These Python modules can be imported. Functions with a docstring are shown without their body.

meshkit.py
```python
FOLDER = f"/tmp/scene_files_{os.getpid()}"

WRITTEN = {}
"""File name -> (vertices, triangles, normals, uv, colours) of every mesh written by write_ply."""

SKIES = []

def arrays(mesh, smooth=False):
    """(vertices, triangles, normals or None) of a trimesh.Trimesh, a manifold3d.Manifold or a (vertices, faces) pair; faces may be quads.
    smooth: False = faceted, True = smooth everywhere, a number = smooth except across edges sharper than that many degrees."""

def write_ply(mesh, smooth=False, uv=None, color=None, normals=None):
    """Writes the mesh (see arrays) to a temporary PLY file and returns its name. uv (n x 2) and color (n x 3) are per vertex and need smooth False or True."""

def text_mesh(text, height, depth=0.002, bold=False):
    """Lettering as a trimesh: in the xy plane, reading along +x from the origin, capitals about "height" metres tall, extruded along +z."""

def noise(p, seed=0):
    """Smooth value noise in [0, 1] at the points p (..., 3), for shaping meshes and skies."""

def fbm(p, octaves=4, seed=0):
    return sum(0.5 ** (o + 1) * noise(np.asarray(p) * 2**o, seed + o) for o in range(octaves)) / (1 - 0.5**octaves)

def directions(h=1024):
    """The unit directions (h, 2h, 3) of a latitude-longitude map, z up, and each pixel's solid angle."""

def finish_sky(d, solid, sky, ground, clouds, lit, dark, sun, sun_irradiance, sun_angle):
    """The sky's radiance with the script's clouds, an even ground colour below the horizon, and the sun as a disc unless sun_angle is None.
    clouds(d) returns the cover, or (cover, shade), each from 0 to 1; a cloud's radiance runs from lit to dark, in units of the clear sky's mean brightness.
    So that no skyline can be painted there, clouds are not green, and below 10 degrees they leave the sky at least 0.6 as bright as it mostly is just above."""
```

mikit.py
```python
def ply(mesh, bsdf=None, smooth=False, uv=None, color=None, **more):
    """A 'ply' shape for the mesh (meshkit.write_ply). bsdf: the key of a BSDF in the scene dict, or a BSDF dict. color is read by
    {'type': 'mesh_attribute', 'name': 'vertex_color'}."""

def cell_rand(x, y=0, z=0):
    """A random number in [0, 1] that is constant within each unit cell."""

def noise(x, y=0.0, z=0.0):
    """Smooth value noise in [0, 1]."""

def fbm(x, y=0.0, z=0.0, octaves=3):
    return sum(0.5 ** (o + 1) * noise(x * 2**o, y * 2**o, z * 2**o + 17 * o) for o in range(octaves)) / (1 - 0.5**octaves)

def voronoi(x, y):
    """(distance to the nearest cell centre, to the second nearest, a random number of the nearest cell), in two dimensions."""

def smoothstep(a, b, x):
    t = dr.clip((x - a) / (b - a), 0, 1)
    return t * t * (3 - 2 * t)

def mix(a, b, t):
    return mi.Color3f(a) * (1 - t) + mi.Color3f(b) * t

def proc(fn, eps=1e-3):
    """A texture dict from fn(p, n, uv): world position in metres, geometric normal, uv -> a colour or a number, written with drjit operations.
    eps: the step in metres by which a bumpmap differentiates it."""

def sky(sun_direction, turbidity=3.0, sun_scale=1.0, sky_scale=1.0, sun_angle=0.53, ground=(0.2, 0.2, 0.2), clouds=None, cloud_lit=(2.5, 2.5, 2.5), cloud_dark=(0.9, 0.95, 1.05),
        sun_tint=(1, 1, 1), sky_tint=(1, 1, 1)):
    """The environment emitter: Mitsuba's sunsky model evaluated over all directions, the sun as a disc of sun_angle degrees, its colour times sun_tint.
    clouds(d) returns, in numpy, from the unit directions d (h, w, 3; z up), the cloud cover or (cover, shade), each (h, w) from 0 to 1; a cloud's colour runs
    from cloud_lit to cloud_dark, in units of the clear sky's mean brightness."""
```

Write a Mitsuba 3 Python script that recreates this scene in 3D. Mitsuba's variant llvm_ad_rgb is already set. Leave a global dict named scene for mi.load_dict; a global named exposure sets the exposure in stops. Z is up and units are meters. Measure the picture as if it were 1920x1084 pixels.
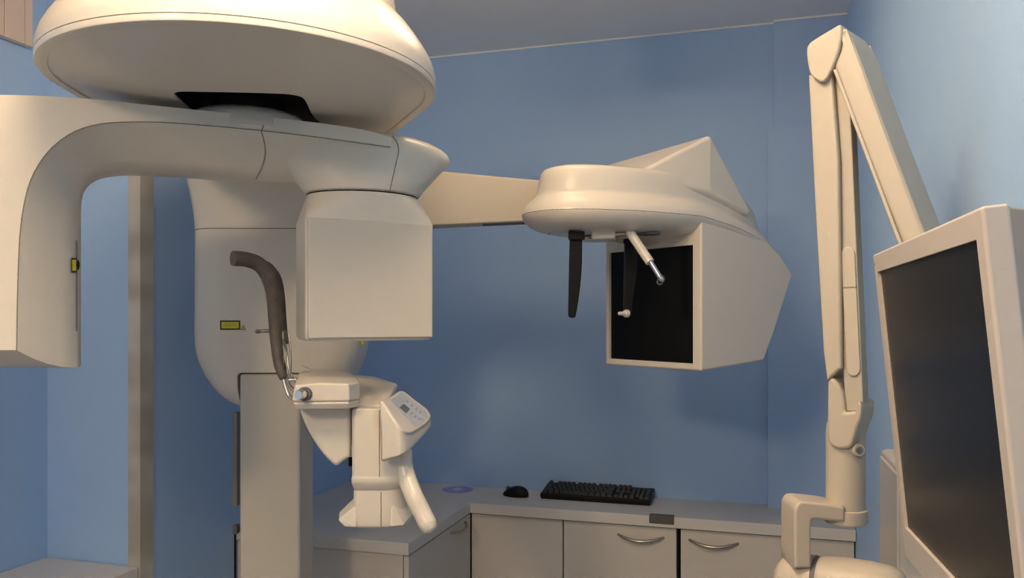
import math, random
import numpy as np
import trimesh
import manifold3d as m3
import mitsuba as mi
import drjit as dr
import mikit
from shapely.geometry import Polygon

random.seed(3)
rng = np.random.default_rng(3)
T = mi.ScalarTransform4f
scene, labels = {}, {}

# ------------------------------------------------------------------ camera
FOC, EYE = 1500.0, 1.431                 # focal length in pixels of the 1920 wide frame, eye height
CA, SA = math.cos(math.radians(16.7)), math.sin(math.radians(16.7))
scene['camera'] = {
    'type': 'perspective', 'fov_axis': 'x', 'fov': math.degrees(2 * math.atan(960 / FOC)),
    'near_clip': 0.01, 'far_clip': 50.0,
    'principal_point_offset_y': -53.0 / 1084.0,
    'to_world': T().look_at(origin=[0, 0, EYE], target=[-SA, CA, EYE], up=[0, 0, 1])}

# ------------------------------------------------------------------ light
exposure = 0.22
# unseen opal ceiling lamps: centre, width, depth, height below the ceiling, radiance
FAR_LAMP = dict(at=(-1.0, -1.1), size=(0.3, 0.5), power=(60.0, 43.5, 27.0))     # out of view behind the camera, placed to light alcove and cabinets
NEAR_LAMP = dict(at=(-0.42, 0.6), size=(0.26, 0.5), power=(29.0, 21.0, 13.1))    # out of view overhead, placed to light dome, tube head and chin unit
MID_LAMP = dict(at=(-0.45, 1.8), size=(0.26, 0.3), power=(6.5, 4.7, 2.9))      # out of view, placed to brighten the back wall and ceiling

# ------------------------------------------------------------------ materials
def rgb(c):
    return {'type': 'rgb', 'value': [float(x) for x in c]}

def mat(name, base, rough=0.4, **kw):
    tex = base if isinstance(base, dict) else rgb(base)
    scene[name] = {'type': 'twosided', 'bsdf': {'type': 'principled', 'base_color': tex, 'roughness': rough, **kw}}
    return name

def gloss(name, base, alpha=0.08):
    tex = base if isinstance(base, dict) else rgb(base)
    scene[name] = {'type': 'twosided', 'bsdf': {'type': 'roughplastic', 'distribution': 'ggx', 'int_ior': 1.49, 'alpha': alpha, 'diffuse_reflectance': tex}}
    return name

def bumped(name, base, rough, fn, height, eps=1e-3):
    tex = base if isinstance(base, dict) else rgb(base)
    scene[name] = {'type': 'twosided', 'bsdf': {'type': 'bumpmap', 'arbitrary': mikit.proc(fn, eps), 'scale': height,
                                                'bsdf': {'type': 'principled', 'base_color': tex, 'roughness': rough, 'specular': 0.3}}}
    return name

def peel(p, n, uv):
    return mikit.fbm(p.x * 95, p.y * 95, p.z * 95, 2)

def blue_paint(p, n, uv):
    t = mikit.fbm(p.x * 1.7, p.y * 1.7, p.z * 1.7, 3)
    f = mikit.noise(p.x * 210, p.y * 210, p.z * 210)
    return mikit.mix((0.31, 0.475, 0.74), (0.34, 0.505, 0.77), t * 0.8 + f * 0.2)

def plaster(p, n, uv):
    return mikit.mix((0.76, 0.76, 0.75), (0.81, 0.805, 0.80), mikit.fbm(p.x * 2.1, p.y * 2.1, p.z * 2, 3))

def guard_wear(p, n, uv):
    t = mikit.fbm(p.x * 4, p.y * 4, p.z * 7, 3)
    return mikit.mix((0.34, 0.31, 0.275), (0.47, 0.45, 0.42), mikit.smoothstep(0.35, 0.65, t))

def foam_tex(p, n, uv):
    t = mikit.fbm(p.x * 60, p.y * 60, p.z * 60, 3)
    return mikit.mix((0.042, 0.036, 0.031), (0.10, 0.083, 0.070), t)

def tile_floor(p, n, uv):
    g = dr.minimum(dr.abs(p.x / 0.4 - dr.floor(p.x / 0.4) - 0.5), dr.abs(p.y / 0.4 - dr.floor(p.y / 0.4) - 0.5))
    return mikit.mix((0.20, 0.185, 0.165), (0.26, 0.245, 0.22), mikit.fbm(p.x * 6, p.y * 6, 0, 3)) * dr.select(g > 0.494, 0.6, 1.0)

def film_tex(p, n, uv):
    return mikit.mix((0.40, 0.44, 0.50), (0.54, 0.56, 0.60), mikit.noise(p.x * 120, p.y * 120, p.z * 120))

bumped('blue_wall', mikit.proc(blue_paint), 0.55, peel, 0.0009)
bumped('white_ceiling', mikit.proc(plaster), 0.8, peel, 0.0012)
mat('grey_floor', mikit.proc(tile_floor), 0.4)  # floor is out of view; dark tone chosen to limit upward bounce
mat('unseen_dark_wall', (0.10, 0.085, 0.07), 0.6)  # unseen wall behind the camera, darkened to cut bounced light
gloss('enamel', (0.745, 0.69, 0.61), 0.07)
gloss('enamel_satin', (0.735, 0.68, 0.60), 0.2)
gloss('cream', (0.585, 0.52, 0.43), 0.16)
gloss('cream_channel', (0.60, 0.55, 0.46), 0.25)
gloss('pale_plastic', (0.78, 0.71, 0.66), 0.3)
gloss('side_plastic', (0.46, 0.42, 0.39), 0.3)
gloss('laminate', (0.88, 0.83, 0.77), 0.3)
gloss('laminate_top', (0.87, 0.855, 0.83), 0.28)
mat('wood_pale', (0.62, 0.50, 0.43), 0.5)
mat('guard', mikit.proc(guard_wear), 0.45)
mat('seam_grey', (0.24, 0.22, 0.20), 0.7, specular=0.1)
mat('dark_gap', (0.006, 0.006, 0.007), 0.7, specular=0.1)
mat('black_plastic', (0.009, 0.009, 0.010), 0.4, specular=0.12)
mat('black_key', (0.012, 0.012, 0.014), 0.4, specular=0.3)
mat('black_glass', (0.004, 0.004, 0.005), 0.2, specular=0.2)
mat('screen_glass', (0.006, 0.007, 0.010), 0.3, specular=0.14)
mat('chrome', (0.75, 0.74, 0.72), 0.16, metallic=1.0)
mat('brushed', (0.50, 0.47, 0.43), 0.35, metallic=1.0)
mat('rail_metal', (0.26, 0.235, 0.20), 0.45, metallic=0.6)
mat('foam', mikit.proc(foam_tex), 0.6)
mat('yellow', (0.60, 0.50, 0.03), 0.5)
mat('label_black', (0.02, 0.02, 0.01), 0.5)
mat('label_ink', (0.30, 0.23, 0.02), 0.5)
mat('rubber_grey', (0.10, 0.10, 0.11), 0.6)
mat('strap_grey', (0.085, 0.08, 0.075), 0.7)
mat('disc_purple', (0.20, 0.19, 0.50), 0.25)
mat('film', mikit.proc(film_tex), 0.3)
mat('film_ink', (0.33, 0.36, 0.42), 0.3)
mat('film_dark', (0.13, 0.15, 0.18), 0.6, specular=0.15)
gloss('unit_white', (0.60, 0.565, 0.53), 0.1)
scene['clear'] = {'type': 'thindielectric', 'int_ior': 1.45}
scene['clear_solid'] = {'type': 'dielectric', 'int_ior': 1.3}
mat('lamp_white', (0.8, 0.8, 0.8), 0.5)

# ------------------------------------------------------------------ helpers
def cam(X, Z, h):
    """Survey frame (metres right of, in front of and above the eye) to the room frame."""
    return np.array([X * CA - Z * SA, X * SA + Z * CA, EYE + h])

def V(px, py, Z):
    """A sight line of the survey at its measured distance."""
    return cam((px - 960) / FOC * Z, Z, (595 - py) / FOC * Z)

def numbered(key):
    if key not in scene:
        return key
    i = 1
    while f'{key}_{i:03d}' in scene:
        i += 1
    return f'{key}_{i:03d}'

def add(key, mesh, m, smooth=38, label=None, kind=None):
    key = numbered(key)
    scene[key] = mikit.ply(mesh, m, smooth=smooth)
    if label or kind:
        e = labels.setdefault(key, {})
        if label: e['label'] = label
        if kind: e['kind'] = kind
    return key

def thing(key, label, cat, group=None):
    labels[key] = {'label': label, 'category': cat, **({'group': group} if group else {})}
    return key

def tm(v, f, fix=True):
    m = trimesh.Trimesh(np.asarray(v, float), np.asarray(f, int), process=False)
    if fix:
        m.merge_vertices()
        m.fix_normals()
    return m

def from_manifold(M):
    q = M.to_mesh()
    return trimesh.Trimesh(np.array(q.vert_properties)[:, :3], np.array(q.tri_verts), process=False)

def to_manifold(m):
    return m3.Manifold(m3.Mesh(np.asarray(m.vertices, np.float32), np.asarray(m.faces, np.uint32)))

BALL = trimesh.creation.uv_sphere(1.0, count=[9, 12]).vertices

def hull(points, r=0.0):
    """Convex solid around the points with edges rounded to radius r."""
    p = np.asarray(points, float)
    if r > 0:
        p = (p[:, None] + BALL[None] * r).reshape(-1, 3)
    return from_manifold(m3.Manifold.hull_points(p))

def box(lo, hi, r=0.0):
    lo, hi = np.minimum(lo, hi) + r, np.maximum(lo, hi) - r
    return hull([[x, y, z] for x in (lo[0], hi[0]) for y in (lo[1], hi[1]) for z in (lo[2], hi[2])], r)

def cap_tris(ring2d):
    v, f = trimesh.creation.triangulate_polygon(Polygon(ring2d), engine='earcut')
    d = ((np.asarray(v)[:, None] - np.asarray(ring2d)[None]) ** 2).sum(-1).argmin(1)
    return d[np.asarray(f)]

def loft(rings, caps=(True, True), cap2d=None):
    """Closed rings of equal length (k, n, 3) joined into a solid. cap2d: the end rings in their own plane, for caps that are not convex."""
    R = np.asarray(rings, float)
    k, n = R.shape[:2]
    i, j = np.meshgrid(np.arange(k - 1), np.arange(n), indexing='ij')
    a, b = i * n + j, i * n + (j + 1) % n
    F = np.concatenate([np.stack([a, b, b + n], -1).reshape(-1, 3), np.stack([a, b + n, a + n], -1).reshape(-1, 3)])
    Vs, Fs = [R.reshape(-1, 3)], [F]
    m = k * n
    for e, at in ((0, 0), (1, (k - 1) * n)):
        if not caps[e]:
            continue
        if cap2d is not None:
            t = cap_tris(cap2d[e]) + at
        else:
            Vs.append(R[0 if e == 0 else -1].mean(0, keepdims=True))
            t = np.stack([np.full(n, m), at + np.arange(n), at + (np.arange(n) + 1) % n], 1)
            m += 1
        Fs.append(t)
    return tm(np.concatenate(Vs), np.concatenate(Fs))

def curve(pts, per=8, closed=False, sharp=()):
    """Catmull-Rom through the points; corners in 'sharp' stay corners."""
    P = np.asarray(pts, float)
    n = len(P)
    out = []
    for i in range(n if closed else n - 1):
        p0, p1, p2, p3 = P[(i - 1) % n], P[i], P[(i + 1) % n], P[(i + 2) % n]
        if not closed:
            if i == 0: p0 = p1
            if i == n - 2: p3 = p2
        if i in sharp: p0 = p1 - (p2 - p1) * 0.3
        if (i + 1) % n in sharp: p3 = p2 + (p2 - p1) * 0.3
        l = max(np.linalg.norm(p2 - p1), 1e-9)
        m1, m2 = (p2 - p0), (p3 - p1)
        for m in (m1, m2):
            q = np.linalg.norm(m)
            if q > 1e-12: m *= min(1.0, 2 * l / q) if q > 2 * l else 1.0
        m1, m2 = m1 / 2, m2 / 2
        for t in np.arange(per) / per:
            out.append((2*t**3 - 3*t**2 + 1) * p1 + (t**3 - 2*t**2 + t) * m1 + (-2*t**3 + 3*t**2) * p2 + (t**3 - t**2) * m2)
    if not closed:
        out.append(P[-1])
    return np.array(out)

def inset(ring, d):
    """Moves a closed 2-D outline inwards by d (mitred)."""
    R = np.asarray(ring, float)
    if Polygon(R).exterior.is_ccw is False:
        return inset(R[::-1], d)[::-1]
    e = np.roll(R, -1, 0) - R
    nrm = np.stack([-e[:, 1], e[:, 0]], 1) / np.maximum(np.linalg.norm(e, axis=1, keepdims=True), 1e-12)
    a, b = np.roll(nrm, 1, 0), nrm
    s = a + b
    s = s / np.maximum((s * a).sum(1, keepdims=True), 0.35)
    d = np.broadcast_to(d, (len(R),))[:, None]
    return R + s * d

def prism(ring, at, depth, bevel=0.004, back=None, steps=4):
    """A closed outline (s, h) given depth along w by at(s, w, h), with rounded front and back edges."""
    back = bevel if back is None else back
    prof = []
    for i in range(steps + 1):
        t = i / steps * math.pi / 2
        prof.append((bevel * (1 - math.cos(t)) if bevel else 0, bevel * (1 - math.sin(t))))
    for i in range(steps + 1):
        t = (1 - i / steps) * math.pi / 2
        prof.append((depth - back * (1 - math.cos(t)), back * (1 - math.sin(t))))
    prof = [p for i, p in enumerate(prof) if i == 0 or abs(p[0] - prof[i - 1][0]) > 1e-7 or abs(p[1] - prof[i - 1][1]) > 1e-7]
    flat = [inset(ring, d) for _, d in prof]
    return loft([[at(s, w, h) for s, h in q] for q, (w, _) in zip(flat, prof)], cap2d=(flat[0], flat[-1]))

def tube(path, radius, sides=14, round_end=(True, True), squash=1.0):
    """A bent round bar along the path; radius may vary; ends rounded or flat."""
    P = np.asarray(path, float)
    r = np.array(np.broadcast_to(radius, (len(P),)), float)
    t = np.gradient(P, axis=0); t /= np.linalg.norm(t, axis=1, keepdims=True)
    a = np.cross(t[0], [0, 0, 1.0] if abs(t[0][2]) < 0.9 else [1.0, 0, 0]); a /= np.linalg.norm(a)
    A = []
    for k in range(len(P)):
        a = a - t[k] * (a @ t[k]); a /= np.linalg.norm(a); A.append(a)
    A = np.array(A); B = np.cross(t, A)
    ang = np.arange(sides) * 2 * np.pi / sides
    ring = lambda c, k, q: c + q * (np.cos(ang)[:, None] * A[k] * squash + np.sin(ang)[:, None] * B[k])
    rings = []
    if round_end[0]:
        for s in (0.15, 0.5, 0.8): rings.append(ring(P[0] - t[0] * r[0] * math.sqrt(1 - s * s) * 0.9, 0, r[0] * s))
    rings += [ring(P[k], k, r[k]) for k in range(len(P))]
    if round_end[1]:
        for s in (0.8, 0.5, 0.15): rings.append(ring(P[-1] + t[-1] * r[-1] * math.sqrt(1 - s * s) * 0.9, -1, r[-1] * s))
    return loft(rings)

def lathe(profile, at, n=48, full=True):
    """(r, h) profile turned by at(angle, r, h)."""
    ang = np.arange(n) * 2 * np.pi / n
    return loft([[at(q, max(r, 1e-4), h) for q in ang] for r, h in profile])

def frame(o, ax, ay=None):
    """Right-handed axes with z along ax at o."""
    z = np.asarray(ax, float) / np.linalg.norm(ax)
    x = np.cross([0, 0, 1.0], z) if abs(z[2]) < 0.95 else np.cross([0, 1.0, 0], z)
    x /= np.linalg.norm(x)
    return np.asarray(o, float), x, np.cross(z, x), z

def turned(profile, o, axis, n=28):
    """(r, along) profile turned about an axis through o."""
    o, x, y, z = frame(o, axis)
    return lathe(profile, lambda q, r, h: o + x * r * math.cos(q) + y * r * math.sin(q) + z * h, n)

def sight_on_plane(px, py, P0, nrm, lift=0.0):
    """Where the survey's sight line meets a plane."""
    o = np.array([0, 0, EYE]); d = V(px, py, 1.0) - o
    nrm = np.asarray(nrm, float) / np.linalg.norm(nrm)
    if d @ nrm > 0: nrm = -nrm
    return o + d * (((np.asarray(P0) + nrm * lift - o) @ nrm) / (d @ nrm))

def plate(corners, thick):
    """A flat sheet of given thickness, its outer face through the corners, going back away from the eye."""
    c = np.asarray(corners, float)
    n = np.cross(c[1] - c[0], c[2] - c[0]); n /= np.linalg.norm(n)
    if n @ (c.mean(0) - [0, 0, EYE]) < 0: n = -n
    return hull(np.concatenate([c, c + n * thick]))

# ------------------------------------------------------------------ the room
XR, XL, XP, YB, YS, YF, ZC = 0.32, -1.92, -1.60, 3.05, 1.80, -2.60, 2.50

def slab(key, lo, hi, m):
    add(key, box(lo, hi), m, False, kind='structure')

slab('floor', (XL - .1, YF - .1, -0.1), (XR + .1, YB + .1, 0), 'grey_floor')
slab('ceiling', (XL - .1, YF - .1, ZC), (XR + .1, YB + .1, ZC + .1), 'white_ceiling')
slab('wall_back', (XP, YB, 0), (XR + .1, YB + .1, ZC), 'blue_wall')
slab('wall_right', (XR, YF, 0), (XR + .1, YB, ZC), 'blue_wall')
slab('wall_left', (XL - .1, YF, 0), (XL, YS, ZC), 'blue_wall')
slab('wall_left_partition', (XL, YS, 0), (XP, YB + .1, ZC), 'blue_wall')
slab('wall_front', (XL, YF - .1, 0), (XR, YF, ZC), 'unseen_dark_wall')
# pilaster in the right corner: upper slim face, lower face standing further out
add('trim_1', box((0.075, YB - 0.022, 2.106), (XR, YB, ZC)), 'blue_wall', False, kind='structure')
add('trim_2', box((0.055, YB - 0.045, 0.75), (XR, YB, 2.105)), 'blue_wall', False, kind='structure')
add('trim_4', box((XP, YB - 0.003, ZC - 0.006), (0.075, YB, ZC)), 'white_ceiling', False, kind='structure')
add('trim_5', box((0.075, YB - 0.025, ZC - 0.006), (XR, YB - .022, ZC)), 'white_ceiling', False, kind='structure')
# angle bead on the outer corner of the partition
g = [(XP - 0.036, YS - 0.004), (XP + 0.004, YS - 0.004), (XP + 0.004, YS + 0.046), (XP, YS + 0.046), (XP, YS), (XP - 0.036, YS)]
add('trim_3', trimesh.Trimesh(*(lambda m: (m.vertices, m.faces))(trimesh.creation.extrude_polygon(Polygon(g), ZC, engine='earcut'))), 'guard', False, kind='structure')

# ------------------------------------------------------------------ unseen ceiling lamps, out of view behind and overhead
def lamp(key, at, size, power, label):
    thing(key, label, 'ceiling light')
    (x, y), (w, d) = at, size
    add(key + '__base', box((x - w/2 - .01, y - d/2 - .01, ZC - 0.06), (x + w/2 + .01, y + d/2 + .01, ZC - 0.001), 0.01), 'lamp_white')
    m = box((x - w/2, y - d/2, ZC - .19), (x + w/2, y + d/2, ZC - .0605), .03)
    m.fix_normals()
    scene[key + '__opal_shade'] = mikit.ply(m, 'lamp_white', emitter={'type': 'area', 'radiance': rgb(power)})

lamp('unseen_ceiling_lamp', **FAR_LAMP, label='unseen long opal ceiling lamp behind the viewer, lighting the alcove and cabinets')
lamp('unseen_ceiling_lamp_001', **NEAR_LAMP, label='unseen small opal ceiling lamp lighting the front of the x-ray machine')

lamp('unseen_ceiling_lamp_002', **MID_LAMP, label='unseen small opal ceiling lamp brightening the back wall and ceiling')

# ------------------------------------------------------------------ panoramic x-ray machine
X = thing('panoramic_xray_machine', 'white panoramic dental x-ray machine with overhead dome, rotating arm and side cephalometric head', 'x-ray machine')

# overhead dome: plan = two circles joined (round head in front, narrower shoulder at the column)
D1, R1, D2, R2 = np.array([-0.477, 1.4525]), 0.337, np.array([-0.655, 2.16]), 0.215

def dome_ring(d, h, n=120):
    out = []
    for q in np.arange(n) * 2 * np.pi / n:
        e = np.array([math.cos(q), math.sin(q)])
        c, r = (D1, R1) if D1 @ e + R1 >= D2 @ e + R2 else (D2, R2)
        p = c + e * (r - d)
        out.append(cam(p[0], p[1], h))
    return np.array(out)

def with_centre(rings):
    return loft(rings)

lower = [(0.200, .3965), (0.140, .3985), (0.105, .4015), (0.075, .4055), (0.045, .4105), (0.026, .4135), (0.0205, .4150), (0.0190, .4128), (0.006, .4132), (0.001, .4148), (0.0, .4170), (0.0, .4245)]
dome_low = loft([dome_ring(d, h) for d, h in lower], cap2d=None)
slot_pts = [(-0.602, 1.425), (-0.580, 1.406), (-0.405, 1.420), (-0.378, 1.445), (-0.392, 1.58), (-0.392, 1.76), (-0.44, 1.80), (-0.60, 1.80), (-0.640, 1.75), (-0.622, 1.58)]
slot = curve(slot_pts, 5, closed=True)
Mslot = to_manifold(loft([[cam(x, z, h) for x, z in slot] for h in (.38, .4225)]))
dome_lower = from_manifold(to_manifold(dome_low) - Mslot)
dl = add(X + '__dome_base', dome_lower, 'enamel', 30)
# black lining inside the slot
lin = [inset(slot, 0.0012), inset(slot, 0.0012), inset(slot, 0.004), inset(slot, 0.004)]
add(X + '__dome_base__slot_lining', loft([[cam(x, z, h) for x, z in q] for q, h in zip(lin, (.4000, .4220, .4220, .4000))], caps=(False, False)), 'dark_gap', 30)
add(X + '__dome_base__slot_ceiling', loft([[cam(x, z, h) for x, z in inset(slot, 0.003)] for h in (.4205, .4222)], cap2d=(inset(slot, .003),) * 2), 'dark_gap', 30)
add(X + '__dome_seam', loft([dome_ring(d, h) for d, h in ((.003, .4240), (.003, .4265))]), 'seam_grey', 30)
upper = [(0.0, .4260), (0.0, .4400), (0.002, .449), (0.006, .462), (.014, .477), (.027, .497), (.044, .520), (.068, .545), (.098, .566), (.135, .584), (.17, .594), (.205, .598)]
add(X + '__dome_cover', loft([dome_ring(d, h) for d, h in upper]), 'enamel', 60)
# neck bump on the dome's top, towards the column
add(X + '__dome_neck', loft([[cam(-0.41 + r * math.cos(q), 1.66 + r * 1.2 * math.sin(q), h) for q in np.arange(48) * np.pi / 24] for r, h in ((.17, .575), (.165, .66), (.155, .70), (.12, .715))]), 'enamel', 40)

# rotating C-arm
UA = math.radians(22)
Ux, Uz, Wx, Wz = math.cos(UA), math.sin(UA), -math.sin(UA), math.cos(UA)
AO = (-0.864, 1.35)

def arm(s, w, h):
    return cam(AO[0] + Ux * s + Wx * w, AO[1] + Uz * s + Wz * w, h)

def arm_sh(px, py, w=0.0):
    """(s, h) where the survey's sight line meets the arm's plane at depth w."""
    k = (px - 960) / FOC
    x0, z0 = AO[0] + Wx * w, AO[1] + Wz * w
    s = (k * z0 - x0) / (Ux - k * Uz)
    return s, (595 - py) / FOC * (z0 + Uz * s)

AD, BEL = 0.17, 0.10      # depth of the arm; depth of its bevelled inner face
outer = [(-140, 693), (-152, 600), (-155, 450), (-152, 300), (-125, 222), (-65, 186), (0, 178), (150, 184), (300, 199), (440, 213), (577, 228), (680, 243), (735, 258)]
innerA = [(732, 276), (600, 258), (490, 245), (380, 235), (290, 229), (200, 231), (140, 247), (90, 285), (56, 342), (39, 425), (33, 550), (31, 693)]
innerB = [(705, 343), (600, 340), (480, 335), (370, 325), (270, 319), (215, 319), (175, 327), (152, 345), (144, 372), (143, 430), (143, 550), (143, 690)]
oA = np.array([arm_sh(*p) for p in outer])
iA = np.array([arm_sh(*p) for p in innerA])
iB = np.array([arm_sh(*p, BEL) for p in innerB])
nO = len(outer)
sharp = (0, nO - 1, nO, nO + len(innerA) - 1)
ringA = curve(np.vstack([oA, iA]), 6, closed=True, sharp=sharp)
ringB = curve(np.vstack([oA * [1, 1] + [0, 0], iB]), 6, closed=True, sharp=sharp)
is_outer = np.zeros(len(ringA), bool); is_outer[:(nO - 1) * 6 + 1] = True
i0 = nO * 6
arm_prof = [(0.0, .012), (.004, .006), (.012, .002), (.025, 0), (.05, 0), (.075, 0), (.10, 0), (.14, .0), (.158, .004), (.17, .014)]

def belly(w):
    return min(w / BEL, 1.0)

rings, flats = [], []
for w, d in arm_prof:
    t = belly(w)
    q = ringA * (1 - t) + ringB * t
    q = np.where(is_outer[:, None], inset(q, np.where(is_outer, d, 0)), q)
    # the tube head's foot is rounded away towards the front
    low = max(0.0, 1 - w / 0.10)
    lift = 0.034 * low * low
    foot = np.clip((-0.045 - q[:, 1]) / 0.045, 0, 1)
    q = q + np.stack([0 * foot, lift * foot], 1)
    flats.append(q); rings.append([arm(s, w, h) for s, h in q])
add(X + '__rotating_arm', loft(rings, cap2d=(flats[0], flats[-1])), 'enamel', 32)
RA = X + '__rotating_arm'
front = flats[0]
seam = np.array([arm(s, -0.0004, h) for s, h in front[i0:i0 + (len(innerA) - 1) * 6 + 1]])
add(RA + '__seam', tube(seam, 0.0010, 6), 'seam_grey', True)
# S-shaped joint across the beam
j = i0 + 2 * 6
jp = [arm(*(lambda a: (a[0] + .006, -0.0006, a[1] + .024))(ringA[j])), arm(*(lambda a: (a[0] + .004, -0.0006, a[1] + .010))(ringA[j]))]
for t in np.linspace(0, 1, 12):
    q = ringA[j] * (1 - t) + ringB[j] * t
    jp.append(arm(q[0] + 0.012 * math.sin(t * math.pi), t * BEL, q[1] - 0.0007))
add(RA + '__seam', tube(np.array(jp), 0.0011, 6), 'seam_grey', True)
# turntable cap and black shaft on the beam
def around(s0, w0):
    return lambda q, ru, rw, h: arm(s0 + ru * math.cos(q), w0 + rw * math.sin(q), h)
ca = around(0.405, 0.085)
add(RA + '__turntable_cap', loft([[ca(q, r, r * .8, h) for q in np.arange(56) * np.pi / 28] for r, h in ((.114, .362), (.113, .385), (.100, .397), (.075, .406), (.04, .412), (.01, .414))]), 'enamel', 50)
add(RA + '__shaft', loft([[ca(q, r, r, h) for q in np.arange(40) * np.pi / 20] for r, h in ((.070, .392), (.070, .4202))]), 'black_plastic', 30)
# tube head: laser window and label on its inner face
b1 = [arm(*(lambda a: (a[0] + .0006, BEL, a[1]))(arm_sh(143, y, BEL))) for y in (452, 620)]
add(RA + '__slit_window', tube(np.array([b1[0], b1[1]]), 0.0014, 6), 'rubber_grey', True)
lw = arm(*(lambda a: (a[0] - .004, BEL + .008, a[1]))(arm_sh(144, 496, BEL)))
ax = cam(Ux, Uz, 0) - cam(0, 0, 0)
add(RA + '__laser_window', turned([(.0112, -.004), (.0112, .0035), (.009, .006), (.005, .0075), (.0003, .008)], lw, ax, 24), 'black_plastic')

def skew(px, py, lift):
    """On the tube head's inner face."""
    best = None
    for t in np.linspace(0, 1, 400):
        q = ringA * (1 - t) + ringB * t
        k = int(np.argmin(np.abs(q[i0 + 54:, 1] - (595 - py) / FOC * 1.45))) + i0 + 54
        p = arm(q[k][0], t * BEL, q[k][1])
        X_ = (p - [0, 0, EYE]); xc = X_[0] * CA + X_[1] * SA; zc = -X_[0] * SA + X_[1] * CA
        e = abs(960 + FOC * xc / zc - px)
        if best is None or e < best[0]: best = (e, zc)
    return V(px, py, best[1] - lift)
def inner_label(px0, py0, px1, py1, lift, key, m):
    c = [skew(px0, py0, lift), skew(px1, py0, lift), skew(px1, py1, lift), skew(px0, py1, lift)]
    add(key, plate(c, 0.0005), m, False)
inner_label(134.5, 484, 144, 511, .003, RA + '__laser_label', 'label_black')
add(RA + '__laser_label_face', plate([skew(136, 487, .0045), skew(143, 487, .0045), skew(143, 508, .0045), skew(136, 508, .0045)], .0005), 'yellow', False)

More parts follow.
